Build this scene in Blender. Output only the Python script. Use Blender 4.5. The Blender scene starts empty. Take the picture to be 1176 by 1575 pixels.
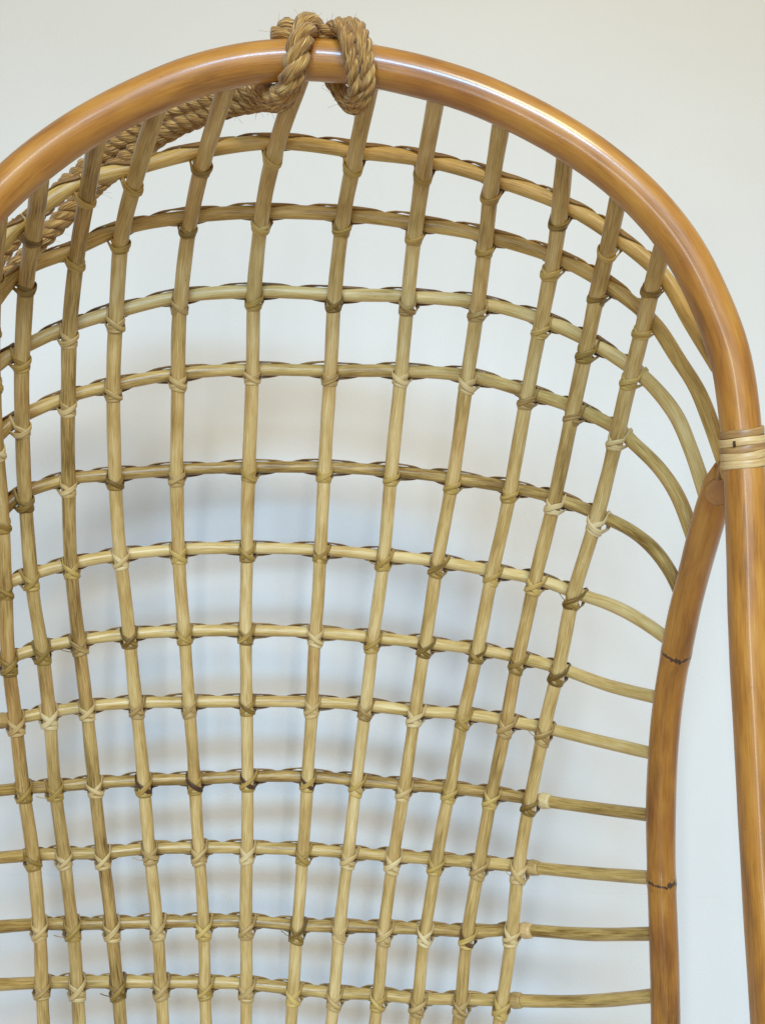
import bpy, bmesh, math, random
from mathutils import Vector, Matrix, noise
random.seed(7)
scene = bpy.context.scene
COL = scene.collection

# ------------------------------------------------------------------ camera
F = 1456.0                       # focal length in photo pixels (photo 1176 x 1575)
PITCH = math.radians(8)
CAMZ = 1.15
cam_d = bpy.data.cameras.new('camera')
cam = bpy.data.objects.new('camera', cam_d); COL.objects.link(cam)
cam.location = (0, 0, CAMZ)
cam.rotation_euler = (math.radians(90) + PITCH, 0, 0)
cam_d.sensor_fit = 'VERTICAL'; cam_d.sensor_height = 24.0
cam_d.lens = F / 1575.0 * 24.0
cam_d.clip_start = 0.02; cam_d.clip_end = 60
scene.camera = cam
RM = cam.rotation_euler.to_matrix()

# ------------------------------------------------------------------ room light
scene.view_settings.view_transform = 'Standard'
scene.view_settings.look = 'None'
scene.view_settings.exposure = -0.06
world = bpy.data.worlds.new('World'); scene.world = world
world.use_nodes = True
bg = world.node_tree.nodes['Background']
bg.inputs['Color'].default_value = (1.0, 0.975, 0.92, 1)
bg.inputs['Strength'].default_value = 0.44

def area(name, loc, target, w, h, power, color, spread=180):
    d = bpy.data.lights.new(name, 'AREA'); d.shape = 'RECTANGLE'
    d.size = w; d.size_y = h; d.energy = power; d.color = color; d.spread = math.radians(spread)
    o = bpy.data.objects.new(name, d); COL.objects.link(o)
    o.location = loc
    o.rotation_euler = (Vector(target) - Vector(loc)).to_track_quat('-Z', 'Y').to_euler()
    return o
area('room_lamp', (0.80, -1.75, CAMZ + 1.75), (0.0, 1.5, CAMZ + 0.75), 0.85, 0.40, 42, (1.0, 0.86, 0.56))
area('window_light', (0.10, -1.6, CAMZ + 0.97), (-0.28, 1.0, CAMZ - 1.30), 1.25, 0.40, 41, (0.35, 0.63, 1.0), 106)
area('added_strip_light', (-0.72, -2.0, CAMZ - 0.45), (-0.05, 1.3, CAMZ - 0.45), 0.10, 2.0, 19, (0.80, 0.90, 1.0))  # unseen strip lamp added to put the narrow upright highlight on the front post

# ------------------------------------------------------------------ geometry helpers
def P(px, py, z):
    v = Vector(((px - 588) / F * z, -(py - 787.5) / F * z, -z))
    return RM @ v + Vector((0, 0, CAMZ))

def Xc(z): return -0.0606 - (z - 0.9) * 0.2325
def mirror_px(px, py, z):
    X = (px - 588) / F * z
    return (588 + (2 * Xc(z) - X) / z * F, py, z)

def catmull(pts, step):
    pts = [Vector(p) for p in pts]
    if len(pts) == 2:
        n = max(2, int((pts[1] - pts[0]).length / step))
        return [pts[0].lerp(pts[1], i / n) for i in range(n + 1)]
    ext = [pts[0] * 2 - pts[1]] + pts + [pts[-1] * 2 - pts[-2]]
    out = []
    for i in range(1, len(ext) - 2):
        p0, p1, p2, p3 = ext[i-1:i+3]
        # centripetal
        def tj(a, b, t): return t + max((b - a).length, 1e-6) ** 0.5
        t0 = 0; t1 = tj(p0, p1, t0); t2 = tj(p1, p2, t1); t3 = tj(p2, p3, t2)
        n = max(1, int(math.ceil((p2 - p1).length / step)))
        for k in range(n):
            t = t1 + (t2 - t1) * k / n
            a1 = p0 * ((t1-t)/(t1-t0)) + p1 * ((t-t0)/(t1-t0))
            a2 = p1 * ((t2-t)/(t2-t1)) + p2 * ((t-t1)/(t2-t1))
            a3 = p2 * ((t3-t)/(t3-t2)) + p3 * ((t-t2)/(t3-t2))
            b1 = a1 * ((t2-t)/(t2-t0)) + a2 * ((t-t0)/(t2-t0))
            b2 = a2 * ((t3-t)/(t3-t1)) + a3 * ((t-t1)/(t3-t1))
            out.append(b1 * ((t2-t)/(t2-t1)) + b2 * ((t-t1)/(t2-t1)))
    out.append(pts[-1])
    return out

def tangents(path):
    n = len(path); T = []
    for i in range(n):
        a = path[max(0, i-1)]; b = path[min(n-1, i+1)]
        d = b - a
        T.append(d.normalized() if d.length > 1e-9 else (T[-1] if T else Vector((0, 0, 1))))
    return T

class MB:
    def __init__(s):
        s.v = []; s.f = []; s.uv = []; s.mi = []
    def tube(s, path, rad, sides=14, wob=0.0, cap=True, seed=0.0, v0=0.0, mat=0):
        """round rod along path; rad = number or function(length along) ; UV in metres"""
        T = tangents(path)
        ref = Vector((0, 1, 0)) if abs(T[0].y) < 0.9 else Vector((1, 0, 0))
        N = (ref - T[0] * ref.dot(T[0])).normalized()
        base = len(s.v); L = v0
        rows = []
        for i, p in enumerate(path):
            if i:
                L += (p - path[i-1]).length
                N = (N - T[i] * N.dot(T[i])).normalized()
            B = T[i].cross(N)
            r = rad(L) if callable(rad) else rad
            if wob: r *= 1 + wob * noise.noise(Vector((L * 18, seed * 3.1, 0)))
            for k in range(sides):
                a = 2 * math.pi * k / sides
                rr = r
                if wob: rr = r * (1 + wob * 0.5 * noise.noise(Vector((math.cos(a), math.sin(a) + seed, L * 12))))
                s.v.append(p + (N * math.cos(a) + B * math.sin(a)) * rr)
            rows.append((L, r))
        for i in range(len(path) - 1):
            for k in range(sides):
                k2 = (k + 1) % sides
                a = base + i * sides + k; b = base + i * sides + k2
                c = base + (i+1) * sides + k2; d = base + (i+1) * sides + k
                s.f.append((a, b, c, d)); s.mi.append(mat)
                w = 2 * math.pi * rows[i][1] / sides
                s.uv.append(((k * w, rows[i][0]), ((k+1) * w, rows[i][0]), ((k+1) * w, rows[i+1][0]), (k * w, rows[i+1][0])))
        if cap:
            for end in (0, len(path) - 1):
                idx = [base + end * sides + k for k in range(sides)]
                if end == 0: idx.reverse()
                s.f.append(tuple(idx)); s.mi.append(mat)
                s.uv.append(tuple((0.001 * math.cos(q), rows[end][0]) for q in range(sides)))
    def band(s, path, normals, width, thick, v0=0.0, mat=0):
        """flat cane strip; normals = direction of the strip's outer face"""
        T = tangents(path); base = len(s.v); L = v0; Ls = []
        prof = [(-0.5, -0.45), (-0.5, 0.1), (-0.36, 0.46), (0.0, 0.6), (0.36, 0.46), (0.5, 0.1), (0.5, -0.45)]
        m = len(prof)
        for i, p in enumerate(path):
            if i: L += (p - path[i-1]).length
            Ls.append(L)
            n = normals[i]; n = (n - T[i] * n.dot(T[i]))
            n = n.normalized() if n.length > 1e-6 else Vector((0, 0, 1))
            b = T[i].cross(n)
            w = width(i / (len(path) - 1)) if callable(width) else width
            for (x, y) in prof:
                s.v.append(p + b * x * w + n * y * thick)
        for i in range(len(path) - 1):
            for k in range(m):
                k2 = (k + 1) % m
                s.f.append((base + i*m + k, base + i*m + k2, base + (i+1)*m + k2, base + (i+1)*m + k)); s.mi.append(mat)
                u = k * width_u; u2 = (k+1) * width_u
                s.uv.append(((u, Ls[i]), (u2, Ls[i]), (u2, Ls[i+1]), (u, Ls[i+1])))
        s.f.append(tuple(base + k for k in range(m))[::-1]); s.mi.append(mat); s.uv.append(tuple((0, 0) for k in range(m)))
        e = base + (len(path) - 1) * m
        s.f.append(tuple(e + k for k in range(m))); s.mi.append(mat); s.uv.append(tuple((0, 0) for k in range(m)))
    def mesh(s, name, mats):
        me = bpy.data.meshes.new(name)
        me.from_pydata([tuple(v) for v in s.v], [], s.f)
        uvl = me.uv_layers.new(name='UVMap')
        flat = []
        for q in s.uv:
            for c in q: flat.extend(c)
        uvl.data.foreach_set('uv', flat)
        for m in (mats if isinstance(mats, (list, tuple)) else [mats]): me.materials.append(m)
        me.polygons.foreach_set('material_index', s.mi)
        me.polygons.foreach_set('use_smooth', [len(p.vertices) <= 4 for p in me.polygons])
        me.update()
        return me
    def build(s, name, mats, parent=None):
        o = bpy.data.objects.new(name, s.mesh(name, mats)); COL.objects.link(o)
        if parent: o.parent = parent
        return o
width_u = 0.0011

def thing(name, loc, label, cat):
    o = bpy.data.objects.new(name, None); COL.objects.link(o)
    o.location = loc; o['label'] = label; o['category'] = cat
    o.empty_display_size = 0.05
    return o

# ------------------------------------------------------------------ materials
def lin(r, g, b):
    def f(c):
        c /= 255.0
        return c / 12.92 if c <= 0.04045 else ((c + 0.055) / 1.055) ** 2.4
    return (f(r), f(g), f(b), 1)

def cane_material(name, cols, rough=0.45, coat=0.0, streak=1.0, blotch=0.5, spots=0.5, nodes=(), tint=0.25, green=0.0):
    """cols = dark, mid, light sRGB 0-255"""
    m = bpy.data.materials.new(name); m.use_nodes = True
    nt = m.node_tree; N = nt.nodes; Lk = nt.links
    bs = N['Principled BSDF']
    uv = N.new('ShaderNodeUVMap'); uv.uv_map = 'UVMap'
    oi = N.new('ShaderNodeObjectInfo')
    off = N.new('ShaderNodeVectorMath'); off.operation = 'MULTIPLY_ADD'
    comb = N.new('ShaderNodeCombineXYZ')
    for k in range(3): Lk.new(oi.outputs['Random'], comb.inputs[k])
    Lk.new(comb.outputs[0], off.inputs[0]); off.inputs[1].default_value = (3, 7, 5); Lk.new(uv.outputs[0], off.inputs[2])
    def nz(sx, sy, scale, detail=3, rgh=0.55):
        mp = N.new('ShaderNodeVectorMath'); mp.operation = 'MULTIPLY'; mp.inputs[1].default_value = (sx, sy, 1)
        Lk.new(off.outputs[0], mp.inputs[0])
        n = N.new('ShaderNodeTexNoise'); n.inputs['Scale'].default_value = scale
        n.inputs['Detail'].default_value = detail; n.inputs['Roughness'].default_value = rgh
        Lk.new(mp.outputs[0], n.inputs['Vector']); return n
    fine = nz(900, 28, 1.0, 4, 0.65)
    broad = nz(60, 11 if coat else 14, 1.0, 4)
    big = nz(20, 9, 1.0, 2)
    mix1 = N.new('ShaderNodeMix'); mix1.data_type = 'FLOAT'; mix1.inputs[0].default_value = 0.55 * streak
    Lk.new(broad.outputs['Fac'], mix1.inputs[2]); Lk.new(fine.outputs['Fac'], mix1.inputs[3])
    add = N.new('ShaderNodeMath'); add.operation = 'MULTIPLY_ADD'
    Lk.new(oi.outputs['Random'], add.inputs[0]); add.inputs[1].default_value = tint; Lk.new(mix1.outputs[0], add.inputs[2])
    sub = N.new('ShaderNodeMath'); sub.operation = 'SUBTRACT'; sub.inputs[1].default_value = tint * 0.5
    Lk.new(add.outputs[0], sub.inputs[0])
    cr = N.new('ShaderNodeValToRGB'); e = cr.color_ramp.elements
    e[0].position = 0.30; e[0].color = lin(*cols[0]); e[1].position = 0.70; e[1].color = lin(*cols[2])
    x = e.new(0.5); x.color = lin(*cols[1])
    Lk.new(sub.outputs[0], cr.inputs[0])
    # warm / pinkish and brown large blotches
    bl = N.new('ShaderNodeMix'); bl.data_type = 'RGBA'; bl.blend_type = 'MULTIPLY'
    br = N.new('ShaderNodeValToRGB'); br.color_ramp.elements[0].position = 0.50; br.color_ramp.elements[0].color = (0, 0, 0, 1)
    br.color_ramp.elements[1].position = 0.72; br.color_ramp.elements[1].color = (blotch, blotch, blotch, 1)
    Lk.new(big.outputs['Fac'], br.inputs[0]); Lk.new(br.outputs[0], bl.inputs[0])
    Lk.new(cr.outputs[0], bl.inputs[6]); bl.inputs[7].default_value = (0.74, 0.58, 0.38, 1) if coat else (0.72, 0.50, 0.34, 1)
    last = bl.outputs[2]
    ck = nz(1100, 9, 1.0, 2, 0.4)
    ckr = N.new('ShaderNodeValToRGB'); ckr.color_ramp.elements[0].position = 0.62; ckr.color_ramp.elements[0].color = (0, 0, 0, 1)
    ckr.color_ramp.elements[1].position = 0.70; ckr.color_ramp.elements[1].color = (0.12 if coat else 0.38,) * 3 + (1,)
    Lk.new(ck.outputs['Fac'], ckr.inputs[0])
    ckm = N.new('ShaderNodeMix'); ckm.data_type = 'RGBA'; ckm.blend_type = 'MULTIPLY'
    Lk.new(ckr.outputs[0], ckm.inputs[0]); Lk.new(last, ckm.inputs[6]); ckm.inputs[7].default_value = (0.45, 0.34, 0.22, 1)
    last = ckm.outputs[2]
    if spots:
        mp = N.new('ShaderNodeVectorMath'); mp.operation = 'MULTIPLY'; mp.inputs[1].default_value = (130, 60, 1)
        Lk.new(off.outputs[0], mp.inputs[0])
        vo = N.new('ShaderNodeTexVoronoi'); vo.inputs['Scale'].default_value = 1.0
        Lk.new(mp.outputs[0], vo.inputs['Vector'])
        sr = N.new('ShaderNodeValToRGB'); sr.color_ramp.elements[0].position = 0.035; sr.color_ramp.elements[0].color = (spots,)*3 + (1,)
        sr.color_ramp.elements[1].position = 0.085; sr.color_ramp.elements[1].color = (0, 0, 0, 1)
        Lk.new(vo.outputs['Distance'], sr.inputs[0])
        # only some cells
        sc = N.new('ShaderNodeSeparateColor'); Lk.new(vo.outputs['Color'], sc.inputs[0])
        gt = N.new('ShaderNodeMath'); gt.operation = 'GREATER_THAN'; gt.inputs[1].default_value = 0.70
        Lk.new(sc.outputs[0], gt.inputs[0])
        mm = N.new('ShaderNodeMath'); mm.operation = 'MULTIPLY'; Lk.new(sr.outputs[0], mm.inputs[0]); Lk.new(gt.outputs[0], mm.inputs[1])
        mx = N.new('ShaderNodeMix'); mx.data_type = 'RGBA'
        Lk.new(mm.outputs[0], mx.inputs[0]); Lk.new(last, mx.inputs[6]); mx.inputs[7].default_value = lin(62, 38, 14)
        last = mx.outputs[2]
    sepuv = N.new('ShaderNodeSeparateXYZ'); Lk.new(uv.outputs[0], sepuv.inputs[0])
    for v0 in nodes:             # leaf scars of the cane: thin ragged dark rings
        w = nz(75, 0, 1.0, 4)
        a = N.new('ShaderNodeMath'); a.operation = 'MULTIPLY_ADD'; Lk.new(w.outputs['Fac'], a.inputs[0]); a.inputs[1].default_value = 0.016
        Lk.new(sepuv.outputs[1], a.inputs[2])
        b = N.new('ShaderNodeMath'); b.operation = 'SUBTRACT'; Lk.new(a.outputs[0], b.inputs[0]); b.inputs[1].default_value = v0 + 0.008
        c = N.new('ShaderNodeMath'); c.operation = 'ABSOLUTE'; Lk.new(b.outputs[0], c.inputs[0])
        r = N.new('ShaderNodeValToRGB'); r.color_ramp.elements[0].position = 0.10; r.color_ramp.elements[0].color = (0.92,)*3 + (1,)
        r.color_ramp.elements[1].position = 0.22; r.color_ramp.elements[1].color = (0, 0, 0, 1)
        x1 = r.color_ramp.elements.new(0.55); x1.color = (0.10,)*3 + (1,)
        x2 = r.color_ramp.elements.new(1.0); x2.color = (0, 0, 0, 1)
        k = N.new('ShaderNodeMath'); k.operation = 'MULTIPLY'; Lk.new(c.outputs[0], k.inputs[0])
        w2 = nz(260, 3, 1.0, 2); w2m = N.new('ShaderNodeMapRange'); w2m.inputs[1].default_value = 0.35; w2m.inputs[2].default_value = 0.65
        w2m.inputs[3].default_value = 38; w2m.inputs[4].default_value = 150; Lk.new(w2.outputs['Fac'], w2m.inputs[0]); Lk.new(w2m.outputs[0], k.inputs[1])
        Lk.new(k.outputs[0], r.inputs[0])
        mx = N.new('ShaderNodeMix'); mx.data_type = 'RGBA'
        Lk.new(r.outputs[0], mx.inputs[0]); Lk.new(last, mx.inputs[6]); mx.inputs[7].default_value = lin(52, 28, 12)
        last = mx.outputs[2]
    Lk.new(last, bs.inputs['Base Color'])
    rr = N.new('ShaderNodeMapRange'); rr.inputs[3].default_value = rough - 0.08; rr.inputs[4].default_value = rough + 0.14
    Lk.new(broad.outputs['Fac'], rr.inputs[0]); Lk.new(rr.outputs[0], bs.inputs['Roughness'])
    if coat:
        bs.inputs['Coat Weight'].default_value = coat; bs.inputs['Coat Roughness'].default_value = 0.17
    bp = N.new('ShaderNodeBump'); bp.inputs['Strength'].default_value = 0.35; bp.inputs['Distance'].default_value = 0.0006
    Lk.new(fine.outputs['Fac'], bp.inputs['Height']); Lk.new(bp.outputs[0], bs.inputs['Normal'])
    return m

M_upright = cane_material('cane_upright', ((112, 80, 28), (196, 161, 94), (231, 205, 146)), rough=0.34, blotch=0.45, spots=0.7, tint=0.15)
M_cross   = cane_material('cane_cross', ((118, 84, 28), (202, 168, 96), (235, 209, 146)), rough=0.33, blotch=0.30, spots=0.5, tint=0.22)
M_crossY  = cane_material('cane_cross_yellow', ((140, 104, 42), (210, 174, 98), (238, 210, 138)), rough=0.34, blotch=0.10, spots=0.5, tint=0.08)
M_bindP   = cane_material('binding_pale', ((146, 112, 56), (202, 170, 108), (226, 202, 148)), rough=0.42, blotch=0.2, spots=0.0, tint=0.3)
M_bind    = cane_material('binding_olive', ((104, 76, 24), (174, 140, 66), (208, 176, 100)), rough=0.40, blotch=0.3, spots=0.0, tint=0.3)
M_bindD   = cane_material('binding_dark', ((48, 30, 12), (78, 50, 22), (110, 76, 38)), rough=0.45, blotch=0.3, spots=0.0)
M_strand  = cane_material('strand', ((92, 60, 22), (146, 108, 50), (192, 156, 90)), rough=0.42, blotch=0.3, spots=0.0)
M_ring    = cane_material('binding_cream', ((190, 150, 92), (224, 192, 132), (238, 214, 164)), rough=0.40, blotch=0.25, spots=0.35)
M_ringD   = cane_material('binding_tan', ((140, 98, 50), (186, 144, 86), (208, 170, 114)), rough=0.40, blotch=0.3, spots=0.3)
POLE = ((118, 69, 11), (179, 116, 30), (204, 146, 56))
M_pole    = cane_material('pole_cane', POLE, rough=0.36, coat=0.8, blotch=0.6, streak=0.6, spots=0.55, tint=0.05)

# wall paint
M_wall = bpy.data.materials.new('wall_paint'); M_wall.use_nodes = True
nt = M_wall.node_tree; bs = nt.nodes['Principled BSDF']
tc = nt.nodes.new('ShaderNodeTexCoord')
n1 = nt.nodes.new('ShaderNodeTexNoise'); n1.inputs['Scale'].default_value = 420; n1.inputs['Detail'].default_value = 4
n2 = nt.nodes.new('ShaderNodeTexNoise'); n2.inputs['Scale'].default_value = 3.0; n2.inputs['Detail'].default_value = 3
for n in (n1, n2): nt.links.new(tc.outputs['Object'], n.inputs['Vector'])
cr = nt.nodes.new('ShaderNodeValToRGB')
cr.color_ramp.elements[0].position = 0.3; cr.color_ramp.elements[0].color = (0.78, 0.765, 0.705, 1)
cr.color_ramp.elements[1].position = 0.7; cr.color_ramp.elements[1].color = (0.815, 0.80, 0.74, 1)
nt.links.new(n2.outputs['Fac'], cr.inputs[0]); nt.links.new(cr.outputs[0], bs.inputs['Base Color'])
bs.inputs['Roughness'].default_value = 0.6
bp = nt.nodes.new('ShaderNodeBump'); bp.inputs['Strength'].default_value = 0.45; bp.inputs['Distance'].default_value = 0.0009
nt.links.new(n1.outputs['Fac'], bp.inputs['Height']); nt.links.new(bp.outputs[0], bs.inputs['Normal'])

# jute
M_rope = bpy.data.materials.new('jute_fibre'); M_rope.use_nodes = True
nt = M_rope.node_tree; bs = nt.nodes['Principled BSDF']
uv = nt.nodes.new('ShaderNodeUVMap'); uv.uv_map = 'UVMap'
mp = nt.nodes.new('ShaderNodeMapping'); mp.vector_type = 'POINT'
mp.inputs['Rotation'].default_value = (0, 0, math.radians(-20)); mp.inputs['Scale'].default_value = (1, 1, 1)
nt.links.new(uv.outputs[0], mp.inputs['Vector'])
sc = nt.nodes.new('ShaderNodeVectorMath'); sc.operation = 'MULTIPLY'; sc.inputs[1].default_value = (1300, 60, 1)
nt.links.new(mp.outputs[0], sc.inputs[0])
fn = nt.nodes.new('ShaderNodeTexNoise'); fn.inputs['Scale'].default_value = 1.0; fn.inputs['Detail'].default_value = 4
nt.links.new(sc.outputs[0], fn.inputs['Vector'])
cr = nt.nodes.new('ShaderNodeValToRGB'); e = cr.color_ramp.elements
e[0].position = 0.32; e[0].color = lin(62, 36, 10); e[1].position = 0.68; e[1].color = lin(232, 194, 116)
x = e.new(0.5); x.color = lin(162, 112, 40)
nt.links.new(fn.outputs['Fac'], cr.inputs[0]); nt.links.new(cr.outputs[0], bs.inputs['Base Color'])
bs.inputs['Roughness'].default_value = 0.75
bs.inputs['Sheen Weight'].default_value = 0.2
bp = nt.nodes.new('ShaderNodeBump'); bp.inputs['Strength'].default_value = 1.0; bp.inputs['Distance'].default_value = 0.0011
nt.links.new(fn.outputs['Fac'], bp.inputs['Height']); nt.links.new(bp.outputs[0], bs.inputs['Normal'])

# ------------------------------------------------------------------ the wall (plain painted sheet with one fine board joint)
WALL_Y = 1.57
def px_on_wall(px, py):
    d = P(px, py, 1.0) - Vector((0, 0, CAMZ))
    return Vector((0, 0, CAMZ)) + d * (WALL_Y / d.y)
ja = px_on_wall(400, 1357); jb = px_on_wall(1000, 1377)
slope = (jb.z - ja.z) / (jb.x - ja.x)
def wall_mesh():
    me = bpy.data.meshes.new('wall'); v = []; f = []
    xs = [-3.2, 3.2]
    prof = [(-1.6, 0), (-0.0006, 0), (-0.0003, 0.0004), (0.0003, 0.0004), (0.0006, 0), (2.0, 0)]
    for (dz, dy) in prof:
        for x in xs:
            zj = ja.z + slope * (x - ja.x)
            z = zj + dz if abs(dz) < 0.1 else ja.z + dz
            v.append((x, WALL_Y + dy, z))
    nb = len(v)
    for i in range(len(prof) - 1):
        f.append((2*i, 2*i+1, 2*i+3, 2*i+2))
    # back face, for real thickness
    z0 = ja.z - 1.6; z1 = ja.z + 2.0
    v += [(-3.2, WALL_Y + 0.1, z0), (3.2, WALL_Y + 0.1, z0), (3.2, WALL_Y + 0.1, z1), (-3.2, WALL_Y + 0.1, z1)]
    f += [(nb+1, nb, nb+3, nb+2), (0, nb, nb+1, 1), (2*len(prof)-2, 2*len(prof)-1, nb+2, nb+3)]
    me.from_pydata(v, [], f); me.materials.append(M_wall); me.update()
    return me
wall = bpy.data.objects.new('wall', wall_mesh()); COL.objects.link(wall)
wall['kind'] = 'structure'; wall['label'] = 'plain off-white painted wall behind the chair'

# ------------------------------------------------------------------ the chair
chair = thing('hanging_chair', P(588, 1900, 1.1),
              'woven rattan hanging chair with arched orange-brown cane frame and open pale cane lattice', 'hanging chair')
bpy.context.view_layer.update()
def adopt(o, parent):
    o.parent = parent
    o.matrix_parent_inverse = parent.matrix_world.inverted() if parent is chair else Matrix.Identity(4)
    return o
CH_INV = Matrix.Translation(chair.location).inverted()
def part(mb, name, mats, parent=None):
    o = mb.build(name, mats)
    if parent is None:
        o.parent = chair; o.matrix_parent_inverse = CH_INV
    else:
        o.parent = parent            # parent part sits at the origin of the world, so no offset
    return o

R_RIM = 0.0188
rim_px = [(-60, 370), (0, 298), (100, 215), (200, 159), (300, 117), (400, 95), (490, 92), (580, 103), (700, 133), (760, 156),
          (860, 207), (950, 270), (1020, 341), (1062, 402), (1094, 470), (1121, 540), (1132, 600), (1139, 663),
          (1144, 720), (1148, 840), (1153, 1000), (1163, 1182), (1171, 1328), (1187, 1575), (1203, 1800), (1214, 1950)]
def rim_z(py):
    if py < 663: return 0.90 + 0.01 * (663 - py) / 570 * 0
    return 0.90 - 0.055 * (py - 663) / 912
right = [(x, y, rim_z(y)) for x, y in rim_px]
leftm = [mirror_px(*p) for p in right if p[1] > 420 and p[0] > 600]
leftm.reverse()
rim_pts = [P(*p) for p in leftm + right]
rim_path = catmull(rim_pts, 0.012)
# light smoothing of the arch
for it in range(6):
    rim_path = [rim_path[0]] + [(rim_path[i-1] + rim_path[i] * 2 + rim_path[i+1]) / 4 for i in range(1, len(rim_path) - 1)] + [rim_path[-1]]
mb = MB(); mb.tube(rim_path, R_RIM, sides=40, wob=0.02, seed=1.3)
rim = part(mb, 'front_frame', M_pole)

def rim_at(px):
    """nearest point of the arch to photo column px (upper part)"""
    pts = [(x, y) for x, y in rim_px if y < 420]
    pts.sort()
    for (x0, y0), (x1, y1) in zip(pts, pts[1:]):
        if x0 <= px <= x1:
            t = (px - x0) / (x1 - x0); return (px, y0 + (y1 - y0) * t)
    return pts[0] if px < pts[0][0] else pts[-1]

# side posts that carry the shell
post_px = [(1118, 722, .945), (1106, 748, .958), (1085, 812, .985), (1067, 880, 1.02), (1052, 939, 1.045), (1040, 1000, 1.065), (1033, 1036, 1.075), (1023, 1110, 1.09),
           (1016, 1220, 1.10), (1016, 1330, 1.10), (1019, 1420, 1.095), (1022, 1520, 1.09), (1023, 1600, 1.085), (1022, 1800, 1.07), (1015, 1950, 1.06)]
R_POST = 0.0166
def post_z(py):
    for a, b in zip(post_px, post_px[1:]):
        if a[1] <= py <= b[1]: return a[2] + (b[2] - a[2]) * (py - a[1]) / (b[1] - a[1])
    return post_px[-1][2] if py > 1000 else post_px[0][2]
def arc_len_to(path, target):
    best = (9, 0); L = 0
    for i, p in enumerate(path):
        if i: L += (p - path[i-1]).length
        d = (p - target).length
        if d < best[0]: best = (d, L)
    return best[1]
for side in (0, 1):
    pts = [P(*(p if side == 0 else mirror_px(*p))) for p in post_px]
    pth = catmull(pts, 0.01)
    n1_ = arc_len_to(pth, pts[5]) + 0.004; n2_ = arc_len_to(pth, P(*((1016, 1352, 1.10) if side == 0 else mirror_px(1016, 1352, 1.10))))
    mpost = cane_material('post_cane', POLE, rough=0.36, coat=0.8, blotch=0.9, streak=0.6, spots=0.6, nodes=(n1_, n2_), tint=0.05)
    def rad(L, a=n1_, b=n2_):
        r = R_POST + 0.0010 * math.exp(-((L - a) / 0.006) ** 2) + 0.0010 * math.exp(-((L - b) / 0.006) ** 2)
        if L < 0.02: r *= 0.82 + 0.18 * (L / 0.02)
        return r
    mb = MB(); mb.tube(pth, rad, sides=32, wob=0.03, seed=side + 4.4)
    po = part(mb, 'side_post', mpost)
    # round cut of the pole end seen beside the binding: a short plug lashed to the frame
    c = P(*((1104, 757, .935) if side == 0 else mirror_px(1104, 757, .935)))
    ax = (P(*((1094, 762, .90) if side == 0 else mirror_px(1094, 762, .90))) - c).normalized()
    mb = MB(); mb.tube([c - ax * 0.012, c - ax * 0.0005, c + ax * 0.0012], lambda L: 0.0128 if L < 0.0155 else 0.0118, sides=24)
    part(mb, 'post_plug', M_pole, po)
    e1 = ax.cross(Vector((0, 0, 1))).normalized(); e2 = ax.cross(e1)
    pth = [c + ax * 0.0001 + (e1 * math.cos(2*math.pi*k/30) + e2 * math.sin(2*math.pi*k/30)) * 0.0124 for k in range(31)]
    mb = MB(); mb.band(pth, [(p - c).normalized() for p in pth], 0.0012, 0.0012)
    part(mb, 'plug_edge', M_bindD, po)

# columns: knots in photo pixels, top (where the rod meets the arch) then rows 1..14
cols = {
 1: [(-2, 302), (-9, 430), (-13, 508), (-11, 588), (-5, 690), (3, 800), (8, 905), (14, 1019), (25, 1111), (37, 1218), (51, 1321), (61, 1428), (65, 1518), (69, 1606), (73, 1690)],
 2: [(63, 262), (51, 367), (42, 439), (34, 553), (34, 655), (39, 767), (48, 890), (65, 1002), (76, 1101), (85, 1215), (99, 1319), (112, 1428), (119, 1517), (125, 1606), (131, 1690)],
 3: [(152, 190), (134, 306), (118, 404), (107, 517), (105, 621), (105, 743), (110, 872), (122, 990), (134, 1092), (146, 1210), (158, 1318), (172, 1427), (181, 1517), (189, 1606), (196, 1690)],
 4: [(250, 140), (208, 286), (187, 373), (179, 492), (175, 601), (177, 735), (186, 858), (199, 980), (210, 1086), (221, 1206), (231, 1311), (242, 1425), (248, 1517), (253, 1606), (258, 1690)],
 5: [(358, 106), (313, 258), (291, 353), (277, 468), (274, 582), (272, 727), (275, 849), (283, 975), (291, 1085), (299, 1204), (306, 1310), (313, 1424), (316, 1518), (319, 1606), (321, 1690)],
 6: [(470, 96), (422, 244), (402, 345), (391, 459), (388, 575), (383, 723), (380, 847), (378, 974), (380, 1084), (381, 1200), (380, 1310), (379, 1424), (379, 1520), (378, 1608), (377, 1690)],
 7: [(574, 103), (544, 257), (527, 349), (514, 464), (508, 577), (499, 723), (493, 850), (485, 977), (480, 1085), (473, 1200), (466, 1313), (457, 1430), (451, 1528), (445, 1612), (440, 1694)],
 8: [(674, 127), (651, 271), (638, 363), (627, 467), (616, 577), (602, 729), (590, 859), (573, 985), (561, 1090), (548, 1206), (536, 1318), (522, 1432), (514, 1534), (505, 1616), (498, 1698)],
 9: [(774, 163), (755, 300), (746, 383), (734, 477), (719, 585), (696, 740), (672, 868), (653, 994), (638, 1099), (621, 1213), (604, 1323), (591, 1434), (581, 1537), (571, 1619), (562, 1700)],
 10: [(871, 214), (860, 340), (848, 415), (832, 504), (810, 611), (784, 755), (757, 883), (733, 1004), (712, 1104), (691, 1218), (670, 1328), (653, 1436), (642, 1543), (630, 1624), (620, 1704)],
 11: [(956, 276), (935, 387), (920, 453), (902, 538), (881, 636), (852, 772), (822, 896), (795, 1017), (778, 1114), (755, 1226), (736, 1333), (718, 1440), (708, 1544), (697, 1628), (686, 1708)],
 12: [(1028, 350), (1004, 444), (989, 508), (969, 583), (948, 673), (917, 799), (881, 918), (857, 1034), (836, 1126), (814, 1235), (797, 1339), (786, 1437), (771, 1546), (757, 1632), (745, 1712)],
}
NR = 14
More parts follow.
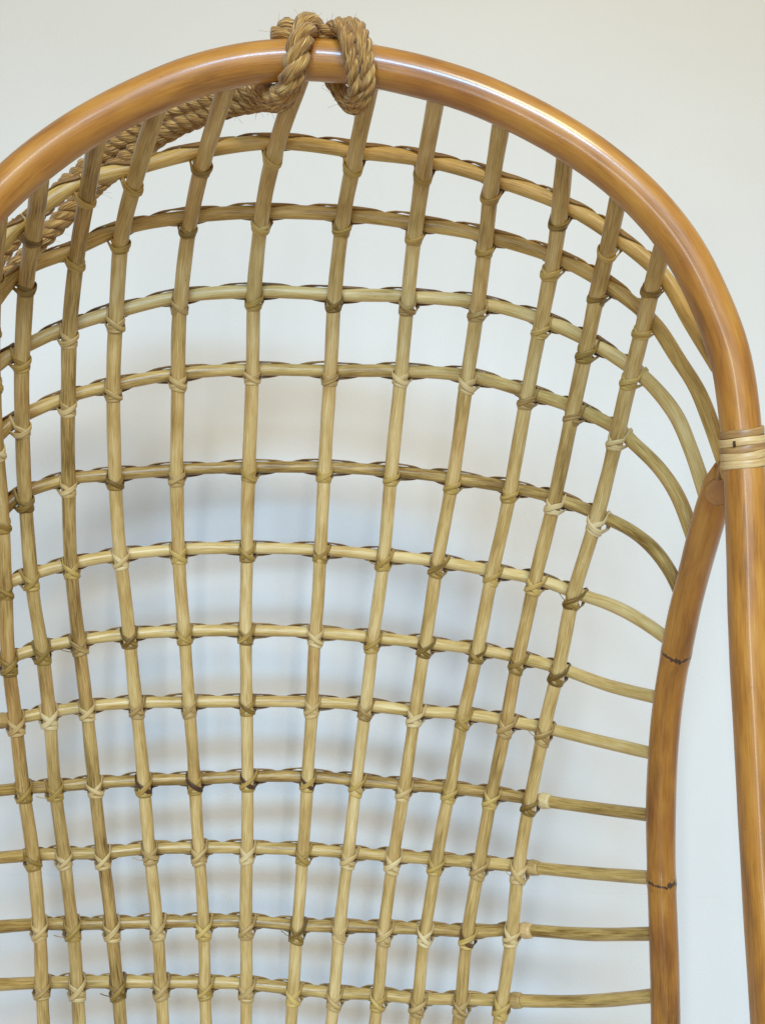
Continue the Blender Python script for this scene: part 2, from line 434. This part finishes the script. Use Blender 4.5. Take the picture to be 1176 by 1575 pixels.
zback = [0, 1.02, 1.095, 1.155, 1.20, 1.24, 1.265, 1.28, 1.29, 1.30, 1.30, 1.30, 1.295, 1.285, 1.27]
# right-hand ends of the cross rods: mid points then the end
rends = {
 1: [((1060, 493), None), ((1104, 565), .935)],
 2: [((1042, 552), None), ((1072, 600), None), ((1096, 660), None), ((1114, 712), .94)],
 3: [((1012, 603), None), ((1040, 641), None), ((1061, 690), None), ((1088, 768), None)],
 4: [((972, 680), None), ((1011, 718), None), ((1041, 762), None), ((1070, 838), None)],
 5: [((968, 815), None), ((1003, 843), None), ((1028, 876), None), ((1050, 920), None)],
 6: [((930, 927), None), ((960, 940), None), ((994, 960), None), ((1036, 990), None)],
 7: [((937, 1055), None), ((1028, 1077), None)],
 8: [((922, 1140), None), ((1020, 1163), None)],
 9: [((915, 1243), None), ((1015, 1256), None)],
 10: [((907, 1343), None), ((1015, 1351), None)],
 11: [((904, 1437), None), ((1019, 1436), None)],
 12: [((896, 1540), None), ((1022, 1530), None)],
 13: [((890, 1622), None), ((1023, 1606), None)],
 14: [((880, 1700), None), ((1023, 1680), None)],
}
RC = 0.0083; RR = 0.0078
def zend(r):
    (x, y), z = rends[r][-1]
    return z if z else post_z(y)
# depths of the crossings
G = {}
for r in range(1, NR + 1):
    ze = zend(r); xe = (rends[r][-1][0][0] - 588) / F * ze
    for c in cols:
        px, py = cols[c][r]; py -= {1: 9, 2: 8, 3: 4, 4: 2}.get(r, 0)
        z = zback[r]
        for it in range(8):
            X = (px - 588) / F * z
            hw = xe - Xc(ze)
            u = min(0.97, abs(X - Xc(z)) / hw)
            g = 1 - math.sqrt(1 - u * u)
            z = 0.5 * z + 0.5 * (zback[r] - (zback[r] - ze) * g)
        G[r, c] = P(px, py, z)
        G[r, c, 'z'] = z
TOP = {}
for c in cols:
    px, py = cols[c][0]
    TOP[c] = P(px, py, 0.905)

def colvec(r, c):
    a = G[r-1, c] if r > 1 else TOP[c]
    b = G[r+1, c] if r < NR else G[r, c]
    return (a - b).normalized()
def rowvec(r, c):
    a = G[r, max(1, c-1)]; b = G[r, min(12, c+1)]
    return (b - a).normalized()
FR = {}
for r in range(1, NR + 1):
    for c in cols:
        cv = colvec(r, c); rv = rowvec(r, c)
        n = rv.cross(cv).normalized() * -1
        if n.dot(G[r, c] - Vector((0, 0, CAMZ))) < 0: n = -n
        rv2 = cv.cross(n).normalized()
        if rv2.dot(rv) < 0: rv2 = -rv2
        FR[r, c] = (rv, cv, n, rv2)
CEN = {}
for r in range(1, NR + 1):
    for c in cols:
        rv, cv, n, _ = FR[r, c]
        CEN[r, c] = G[r, c] + n * (RC + RR - 0.0006)

# uprights
for c in cols:
    pts = [TOP[c]]
    for r in range(1, NR + 1): pts.append(G[r, c] - FR[r, c][2] * 0.0006)
    pth = catmull(pts, 0.009)
    sd = c * 1.7
    # natural slight waviness of cane
    pth = [p + Vector((noise.noise(Vector((i * .08, sd, 0))), noise.noise(Vector((i * .08, sd, 9))), 0)) * 0.0012 if 1 < i else p for i, p in enumerate(pth)]
    Ltot = sum((b - a).length for a, b in zip(pth, pth[1:]))
    mb = MB(); mb.tube(pth, lambda L: RC * (1.07 - 0.10 * L / Ltot), sides=18, wob=0.09, seed=sd)
    part(mb, 'upright_rod', M_upright)

# cross rods
row_obj = {}; row_pts = {}
for r in range(1, NR + 1):
    mid = [CEN[r, c] for c in range(1, 13)]
    z12 = G[r, 12, 'z']; ze = zend(r); E = rends[r]
    n12 = FR[r, 12][2]
    rp = []; lp = []
    x0 = cols[12][r][0]; xe = E[-1][0][0]
    for (q, z) in E:
        t = (q[0] - x0) / (xe - x0)
        zz = z if z else (z12 + 0.012) + (ze - z12 - 0.012) * (t ** 1.25)
        rp.append(P(q[0], q[1], zz)); 
        yl = cols[1][r][1] + (q[1] - cols[12][r][1]) * (1.0 if r <= 6 else 0.8 if r == 7 else 0.45)
        lp.append(P(*mirror_px(q[0], yl, zz)))
    pts = list(reversed(lp)) + mid + rp
    row_pts[r] = pts
    pth = catmull(pts, 0.008)
    mb = MB(); mb.tube(pth, RR, sides=18, wob=0.08, seed=r * 2.3 + 50)
    row_obj[r] = part(mb, 'cross_rod', M_crossY if r in (1,) else (M_crossY if r == 2 else M_cross))
    # thin wrapping strands that zigzag behind the rod from knot to knot
    mb = MB()
    for c in range(1, 12):
        for s in (1, -1):
            pA, pB = CEN[r, c], CEN[r, c+1]
            fa, fb = FR[r, c], FR[r, c+1]
            jit = random.uniform(-0.05, 0.05); lift = random.choice((0.0, 0.0, 0.0004, 0.0016))
            path = []; nor = []
            K = 16
            for k in range(K + 1):
                t = k / K
                t_in = 0.02 + 0.96 * t
                # follow the curved rod between the knots
                p0 = CEN[r, c-1] if c > 1 else pA * 2 - pB
                p3 = CEN[r, c+2] if c < 11 else pB * 2 - pA
                tt = t_in
                q = 0.5 * ((pA * 2) + (pB - p0) * tt + (p0 * 2 - pA * 5 + pB * 4 - p3) * tt**2 + (pA * 3 - p0 - pB * 3 + p3) * tt**3)
                cv = fa[1].lerp(fb[1], t).normalized(); nv = fa[2].lerp(fb[2], t).normalized()
                phi = math.radians(88) * math.cos(math.pi * min(1, max(0, t + jit * math.sin(math.pi * t)))) * s
                e = abs(2 * t - 1)
                ra = RR + 0.0007 + (0.0014 + lift * (1 if t > 0.5 else 0.4)) * e ** 1.5
                if s < 0: ra += 0.0008
                d = cv * math.sin(phi) + nv * math.cos(phi)
                path.append(q + d * ra); nor.append(d)
            mb.band(path, nor, random.uniform(0.0056, 0.0070), random.uniform(0.0016, 0.0024), v0=random.random() * 3)
    st = part(mb, 'wrapping_strand', M_strand, row_obj[r])

# bindings (criss-cross knots)
def knot_mesh(name, mat, seed, ring=True, dark=False, low=False, mid=False):
    rnd = random.Random(seed)
    mb = MB()
    dc = -0.0035 + rnd.uniform(-0.0012, 0.0012)
    for s in ((1, -1) if rnd.random() < 0.6 else (-1, 1)):
        top = 0.0 if len(mb.v) == 0 else 0.0011
        R = RC + 0.0009 + top
        path = []; nor = []
        K = 20; hc = RR * 0.95 + rnd.uniform(-0.0008, 0.0012)
        if low: hc = 0.0030; dc = -0.0088
        if mid: hc = 0.0052; dc = -0.0062
        # from behind the rod, upper side s, round the front, to lower opposite side, back behind the rod
        def add(x, c, n, nx, nc, nn):
            path.append(Vector((x, c, n))); nor.append(Vector((nx, nc, nn)).normalized())
        add(s * 0.002, 0.0022, RC + 2*RR + 0.0014, 0, 0, 1)
        add(s * RC * 0.85, RR * 0.85, RC + 1.75*RR + 0.0008, s * .3, .5, .8)
        if low:
            path.clear(); nor.clear()
            add(s * 0.001, -RR * 0.55, RC + 1.80*RR + 0.0008, 0, -.5, .8)
            add(s * RC * 0.85, -RR * 1.05, RC + 0.95*RR, s * .5, -.8, .2)
        elif mid:
            path.clear(); nor.clear()
            add(s * 0.002, 0.0010, RC + 2*RR + 0.0014, 0, 0, 1)
            add(s * RC * 0.6, RR * 0.80, RC + 1.6*RR, s * .3, .6, .6)
            add(s * RC * 0.92, RR * 0.75, RC + 0.75*RR, s * .8, .4, .1)
        else: add(s * (R + 0.0004), RR + 0.0010, RC + 0.8*RR, s * .8, .6, .1)
        for k in range(K + 1):
            t = k / K; a = math.radians(86 - 172 * t)
            cc = dc + hc * (1 - 2 * t) + 0.0012 * math.sin(math.pi * 2 * t)
            add(s * R * math.sin(a), cc, -R * math.cos(a), s * math.sin(a), 0, -math.cos(a))
        add(-s * (R + 0.0006), -RR - 0.0036, RC + 0.5*RR, -s * .8, -.6, .1)
        add(-s * RC * 0.8, -RR * 1.05, RC + 1.65*RR + 0.0008, -s * .3, -.6, .8)
        add(-s * 0.002, -0.0022, RC + 2*RR + 0.0014, 0, 0, 1)
        mb.band(path, nor, rnd.uniform(0.0052, 0.0066), 0.0013, v0=rnd.random() * 5, mat=1 if (dark and s == 1) else 0)
    if rnd.random() < 0.22 and not low and not mid:      # loose tail of the lashing
        sg = 1; a0 = rnd.uniform(0.0, 0.003)
        pts = [Vector((sg * RC * .7, -RR - .003, RC * -.5)), Vector((sg * (RC + .0016), -RR - .0030, .003)), Vector((sg * (RC + .009), -RR - .0016 - a0 * .4, RC + .001)),
               Vector((sg * (RC + .013 + a0), -RR - .0004 + a0 * .3, RC + RR * .5))]
        pth = catmull(pts, 0.002)
        mb.band(pth, [Vector((0, -.75, -.65)) for _ in pth], lambda t: 0.0042 * (1 - 0.75 * t), 0.0009, v0=rnd.random() * 5)
    if ring:
        R = RC + 0.0009; K = 26
        tilt = rnd.uniform(-0.0022, 0.0022); z0 = -RR - 0.0052 + rnd.uniform(-0.0008, 0.0008)
        path = []; nor = []
        for k in range(K + 1):
            a = 2 * math.pi * k / K + math.pi
            path.append(Vector((R * math.sin(a), z0 + tilt * math.sin(a) + 0.0007 * k / K, -R * math.cos(a) * (1.0 if math.cos(a) > 0 else 1.05))))
            nor.append(Vector((math.sin(a), 0, -math.cos(a))))
        mb.band(path, nor, rnd.uniform(0.0040, 0.0052), 0.0011, v0=rnd.random() * 5)
    return mb.mesh(name, [mat, M_bindD])
variants = {}
for key, mat in (('p', M_bindP), ('o', M_bind)):
    variants[key] = [knot_mesh('binding', mat, 10 * ord(key) + i, ring=True) for i in range(12)]
lowv = [knot_mesh('binding', M_bind, 500 + i, low=True) for i in range(6)]
midv = {'p': [knot_mesh('binding', M_bindP, 700 + i, mid=True) for i in range(8)], 'o': [knot_mesh('binding', M_bind, 740 + i, mid=True) for i in range(8)]}
darkv = [knot_mesh('binding', M_bind, 900 + i, dark=True) for i in range(3)]
pale_rows = {3: .35, 4: .9, 5: .35, 8: .55, 9: .25, 10: .6, 11: .6, 12: .5, 13: .5, 14: .5}
dark_at = {(9, 4), (9, 5), (9, 6), (9, 7), (11, 11)}
for r in range(1, NR + 1):
    for c in range(1, 13):
        rv, cv, n, rx = FR[r, c]
        rnd = random.Random(r * 100 + c)
        if (r, c) in dark_at: me = darkv[(r + c) % 3]
        elif r <= 2: me = lowv[rnd.randrange(6)]
        elif r <= 5: me = midv['p' if rnd.random() < pale_rows.get(r, 0.08) else 'o'][rnd.randrange(8)]
        else: me = variants['p' if rnd.random() < pale_rows.get(r, 0.08) else 'o'][rnd.randrange(12)]
        o = bpy.data.objects.new('binding', me); COL.objects.link(o)
        ax = math.radians(rnd.uniform(-6, 6))
        X = rx; Y = cv; Z = n
        if X.cross(Y).dot(Z) < 0: X = -X
        m = Matrix((X, Y, Z)).transposed().to_4x4()
        m = m @ Matrix.Rotation(ax, 4, 'Y')
        s = rnd.uniform(0.97, 1.06)
        m = Matrix.Translation(G[r, c] + cv * rnd.uniform(-.0008, .0008)) @ m @ Matrix.Diagonal((s, s * rnd.uniform(.92, 1.1), s, 1))
        o.parent = chair; o.matrix_parent_inverse = CH_INV
        o.matrix_basis = m

# wrapped collars where the side lengths are spliced on beside the last upright
def dir_from(r, side):
    if side == 'R': return CEN[r, 12], row_pts[r][-len(rends[r])]
    return CEN[r, 1], row_pts[r][len(rends[r]) - 1]
for r, side in ((9, 'R'), (10, 'R'), (11, 'R'), (12, 'R'), (13, 'R'), (8, 'L')):
    a, b = dir_from(r, side); d = (b - a).normalized()
    s0 = a + d * 0.0125; mb = MB()
    pth = [s0 + d * (0.0004 * i) if i < 2 else s0 + d * (0.0022 * (i - 1)) for i in range(9)]
    rr = [RR, RR + .0017, RR + .0024, RR + .0026, RR + .0024, RR + .0021, RR + .0019, RR + .0017, RR + .0002]
    L0 = [0]
    for p, q in zip(pth, pth[1:]): L0.append(L0[-1] + (q - p).length)
    def rad(L):
        for i in range(8):
            if L <= L0[i+1] + 1e-7: return rr[i] + (rr[i+1] - rr[i]) * (L - L0[i]) / (L0[i+1] - L0[i])
        return rr[-1]
    mb.tube(pth, rad, sides=20, wob=0.05, seed=r)
    part(mb, 'rod_collar', M_ring if r in (11,) else M_bindP, row_obj[r])

# flat cane lashing round the front frame where the side post joins
for side in (0, 1):
    def S(p): return P(*p) if side == 0 else P(*mirror_px(*p))
    cA = S((1138.5, 650, .90)); cB = S((1144, 722, .898)); ax = (cB - cA).normalized()
    tocam = (Vector((0, 0, CAMZ)) - cA); tocam = (tocam - ax * tocam.dot(ax)).normalized()
    sx = ax.cross(tocam).normalized()
    if sx.x < 0: sx = -sx
    ys = [(660.5, M_ringD, .0004), (673, M_ring, .0013), (684.5, M_ringD, .0006), (695.5, M_ring, .0013), (707, M_ring, .0016)]
    for i, (yy, mm, ex) in enumerate(ys):
        c0 = cA + (cB - cA) * ((yy - 650) / 72.0)
        K = 48; path = []; nor = []
        R = R_RIM + 0.0007 + ex * .8
        for k in range(K + 1):
            a = 2 * math.pi * k / K
            d = tocam * -math.cos(a) + sx * math.sin(a)
            wig = 0.0004 * math.sin(3 * a + i * 1.7)
            path.append(c0 + d * R + ax * (0.0030 * math.cos(a) * -1 + wig - 0.0008 * math.sin(a) * (1 if side == 0 else -1)) + ax * 0.0030)
            nor.append(d)
        mb = MB(); mb.band(path, nor, 0.0075, 0.0010, v0=i * .7)
        part(mb, 'lashing_band', mm)
    # loose strand from the lashing back to the side post
    for j, (A, B, C_, D_) in enumerate((((1119, 706, .905), (1109, 716, .91), (1113, 736, .915), (1122, 752, .925)),
                                       ((1120, 705, .912), (1107, 713, .925), (1102, 730, .93), (1100, 744, .938)))):
        pth = catmull([S(A), S(B), S(C_), S(D_)], 0.003)
        mb = MB(); mb.band(pth, [tocam - sx * .5 for _ in pth], 0.0046, 0.0012)
        part(mb, 'lashing_strand', M_ringD)
    # dark scar on the middle band
    c0 = cA + (cB - cA) * ((684.5 - 650) / 72.0)
    d0 = (tocam + sx * -0.35 * (1 if side == 0 else -1)).normalized()
    q = c0 + d0 * (R_RIM + 0.0027)
    mb = MB(); mb.band([q - ax * .0026, q, q + ax * .0028], [d0] * 3, 0.0026, 0.0006)
    part(mb, 'lashing_scar', M_bindD)

# ------------------------------------------------------------------ the rope
rope = thing('rope', P(500, 60, .9), 'twisted brown jute rope knotted over the top of the arch and trailing behind it', 'rope')
RP_INV = Matrix.Translation(rope.location).inverted()
def W(px, deg, rad=0.0285):
    """point on a turn round the arch: 0 = towards the viewer, 90 = on top, -90 = underneath"""
    x, y = rim_at(px); c = P(x, y, 0.90); a = math.radians(deg)
    fwd = (Vector((0, 0, CAMZ)) - c).normalized(); up = (RM @ Vector((0, 1, 0))); up = (up - fwd * up.dot(fwd)).normalized()
    return c + fwd * math.cos(a) * rad + up * math.sin(a) * rad
fibres = MB()
def make_rope(pts, R, pitch, seed, fibre_n=60):
    path = catmull(pts, 0.0022)
    for it in range(4):
        path = [path[0]] + [(path[i-1] + path[i] * 2 + path[i+1]) / 4 for i in range(1, len(path) - 1)] + [path[-1]]
    T = tangents(path)
    N = Vector((0, 1, 0)); N = (N - T[0] * N.dot(T[0])).normalized()
    fr = []; L = 0
    for i, p in enumerate(path):
        if i: L += (p - path[i-1]).length
        N = (N - T[i] * N.dot(T[i])).normalized()
        fr.append((p, N.copy(), T[i].cross(N), L))
    rp = R * 0.545; rh = R * 0.50
    for k in range(3):
        pl = []
        for i, (p, n, b, L) in enumerate(fr):
            wv = 0.25 * noise.noise(Vector((L * 25, seed, k)))
            a = 2 * math.pi * (L / pitch + k / 3.0) + wv
            rr = rh * (1 + 0.12 * noise.noise(Vector((L * 40, seed + 5, k))))
            pl.append(p + (n * math.cos(a) + b * math.sin(a)) * rr)
        mb = MB(); mb.tube(pl, rp, sides=14, wob=0.16, seed=seed + k)
        # yarn ridges: displace ring vertices in a helical pattern
        o = mb.build('strand', M_rope); o.parent = rope; o.matrix_parent_inverse = RP_INV
        me = o.data; S_ = 14
        for i in range(len(pl)):
            L = fr[i][3]
            for s_ in range(S_):
                v = me.vertices[i * S_ + s_]
                d = (v.co - pl[i])
                ph = 2 * math.pi * (s_ / S_ * 4 - L / (pitch * 0.42))
                v.co = pl[i] + d * (1 + 0.07 * math.sin(ph) + 0.16 * noise.noise(v.co * 420) + 0.10 * noise.noise(v.co * 1100))
    rnd = random.Random(seed)
    for q in range(fibre_n):
        i = rnd.randrange(2, len(fr) - 2); p, n, b, L = fr[i]
        a = rnd.uniform(0, 2 * math.pi); d = n * math.cos(a) + b * math.sin(a)
        t = T[i] * rnd.choice((-1, 1)); ln = rnd.uniform(0.004, 0.013)
        side = Vector((rnd.uniform(-1, 1), rnd.uniform(-1, 1), rnd.uniform(-1, 1))) * 0.4
        pts_ = [p + d * R * 0.9 + (t * s + d * s * s * 1.1 + side * s * s) * ln for s in (0, .25, .5, .75, 1)]
        fibres.tube(pts_, 0.00013, sides=3, cap=False)
RB = 0.0111
# main turn on the left and first right turn
make_rope([P(-110, 470, 1.15), P(-30, 423, 1.14), P(35, 350, 1.13), P(105, 284, 1.12), (P(180, 222, 1.09)), P(255, 176, 1.05), P(330, 150, 1.01), P(392, 140, .975),
           W(418, -112, .033), W(440, -62, .031), W(452, -15, .030), W(463, 35, .030), W(473, 80, .030), W(484, 125, .030), W(496, 150, .031)], RB, 0.046, 1.0, 110)
make_rope([W(470, 150, .028), W(487, 128, .026), W(503, 112, .027), W(517, 102, .031), W(528, 70, .031), W(538, 20, .029), W(545, -30, .029), W(545, -80, .031),
           W(530, -120, .034), W(512, -165, .034), W(512, 160, .032), W(528, 118, .033), W(545, 88, .032), W(557, 48, .030), W(564, 0, .030), W(563, -45, .031),
           W(549, -88, .037), W(530, -128, .042), W(508, -160, .040), W(500, -185, .034)], 0.0076, 0.034, 2.0, 60)
# second length lying beside the first, behind the arch
make_rope([P(-110, 512, 1.145), P(-24, 461, 1.135), P(45, 389, 1.125), P(116, 316, 1.11), P(190, 248, 1.095), P(264, 198, 1.055), P(338, 168, 1.015), P(400, 155, .98),
           W(436, -120, .036), W(446, -165, .036), W(440, 165, .032), W(432, 135, .030), W(440, 118, .029), W(455, 128, .028), W(468, 150, .028)], 0.0112, 0.046, 3.0, 110)
fo = fibres.build('loose_fibre', M_rope); fo['kind'] = 'stuff'; fo.parent = rope; fo.matrix_parent_inverse = RP_INV
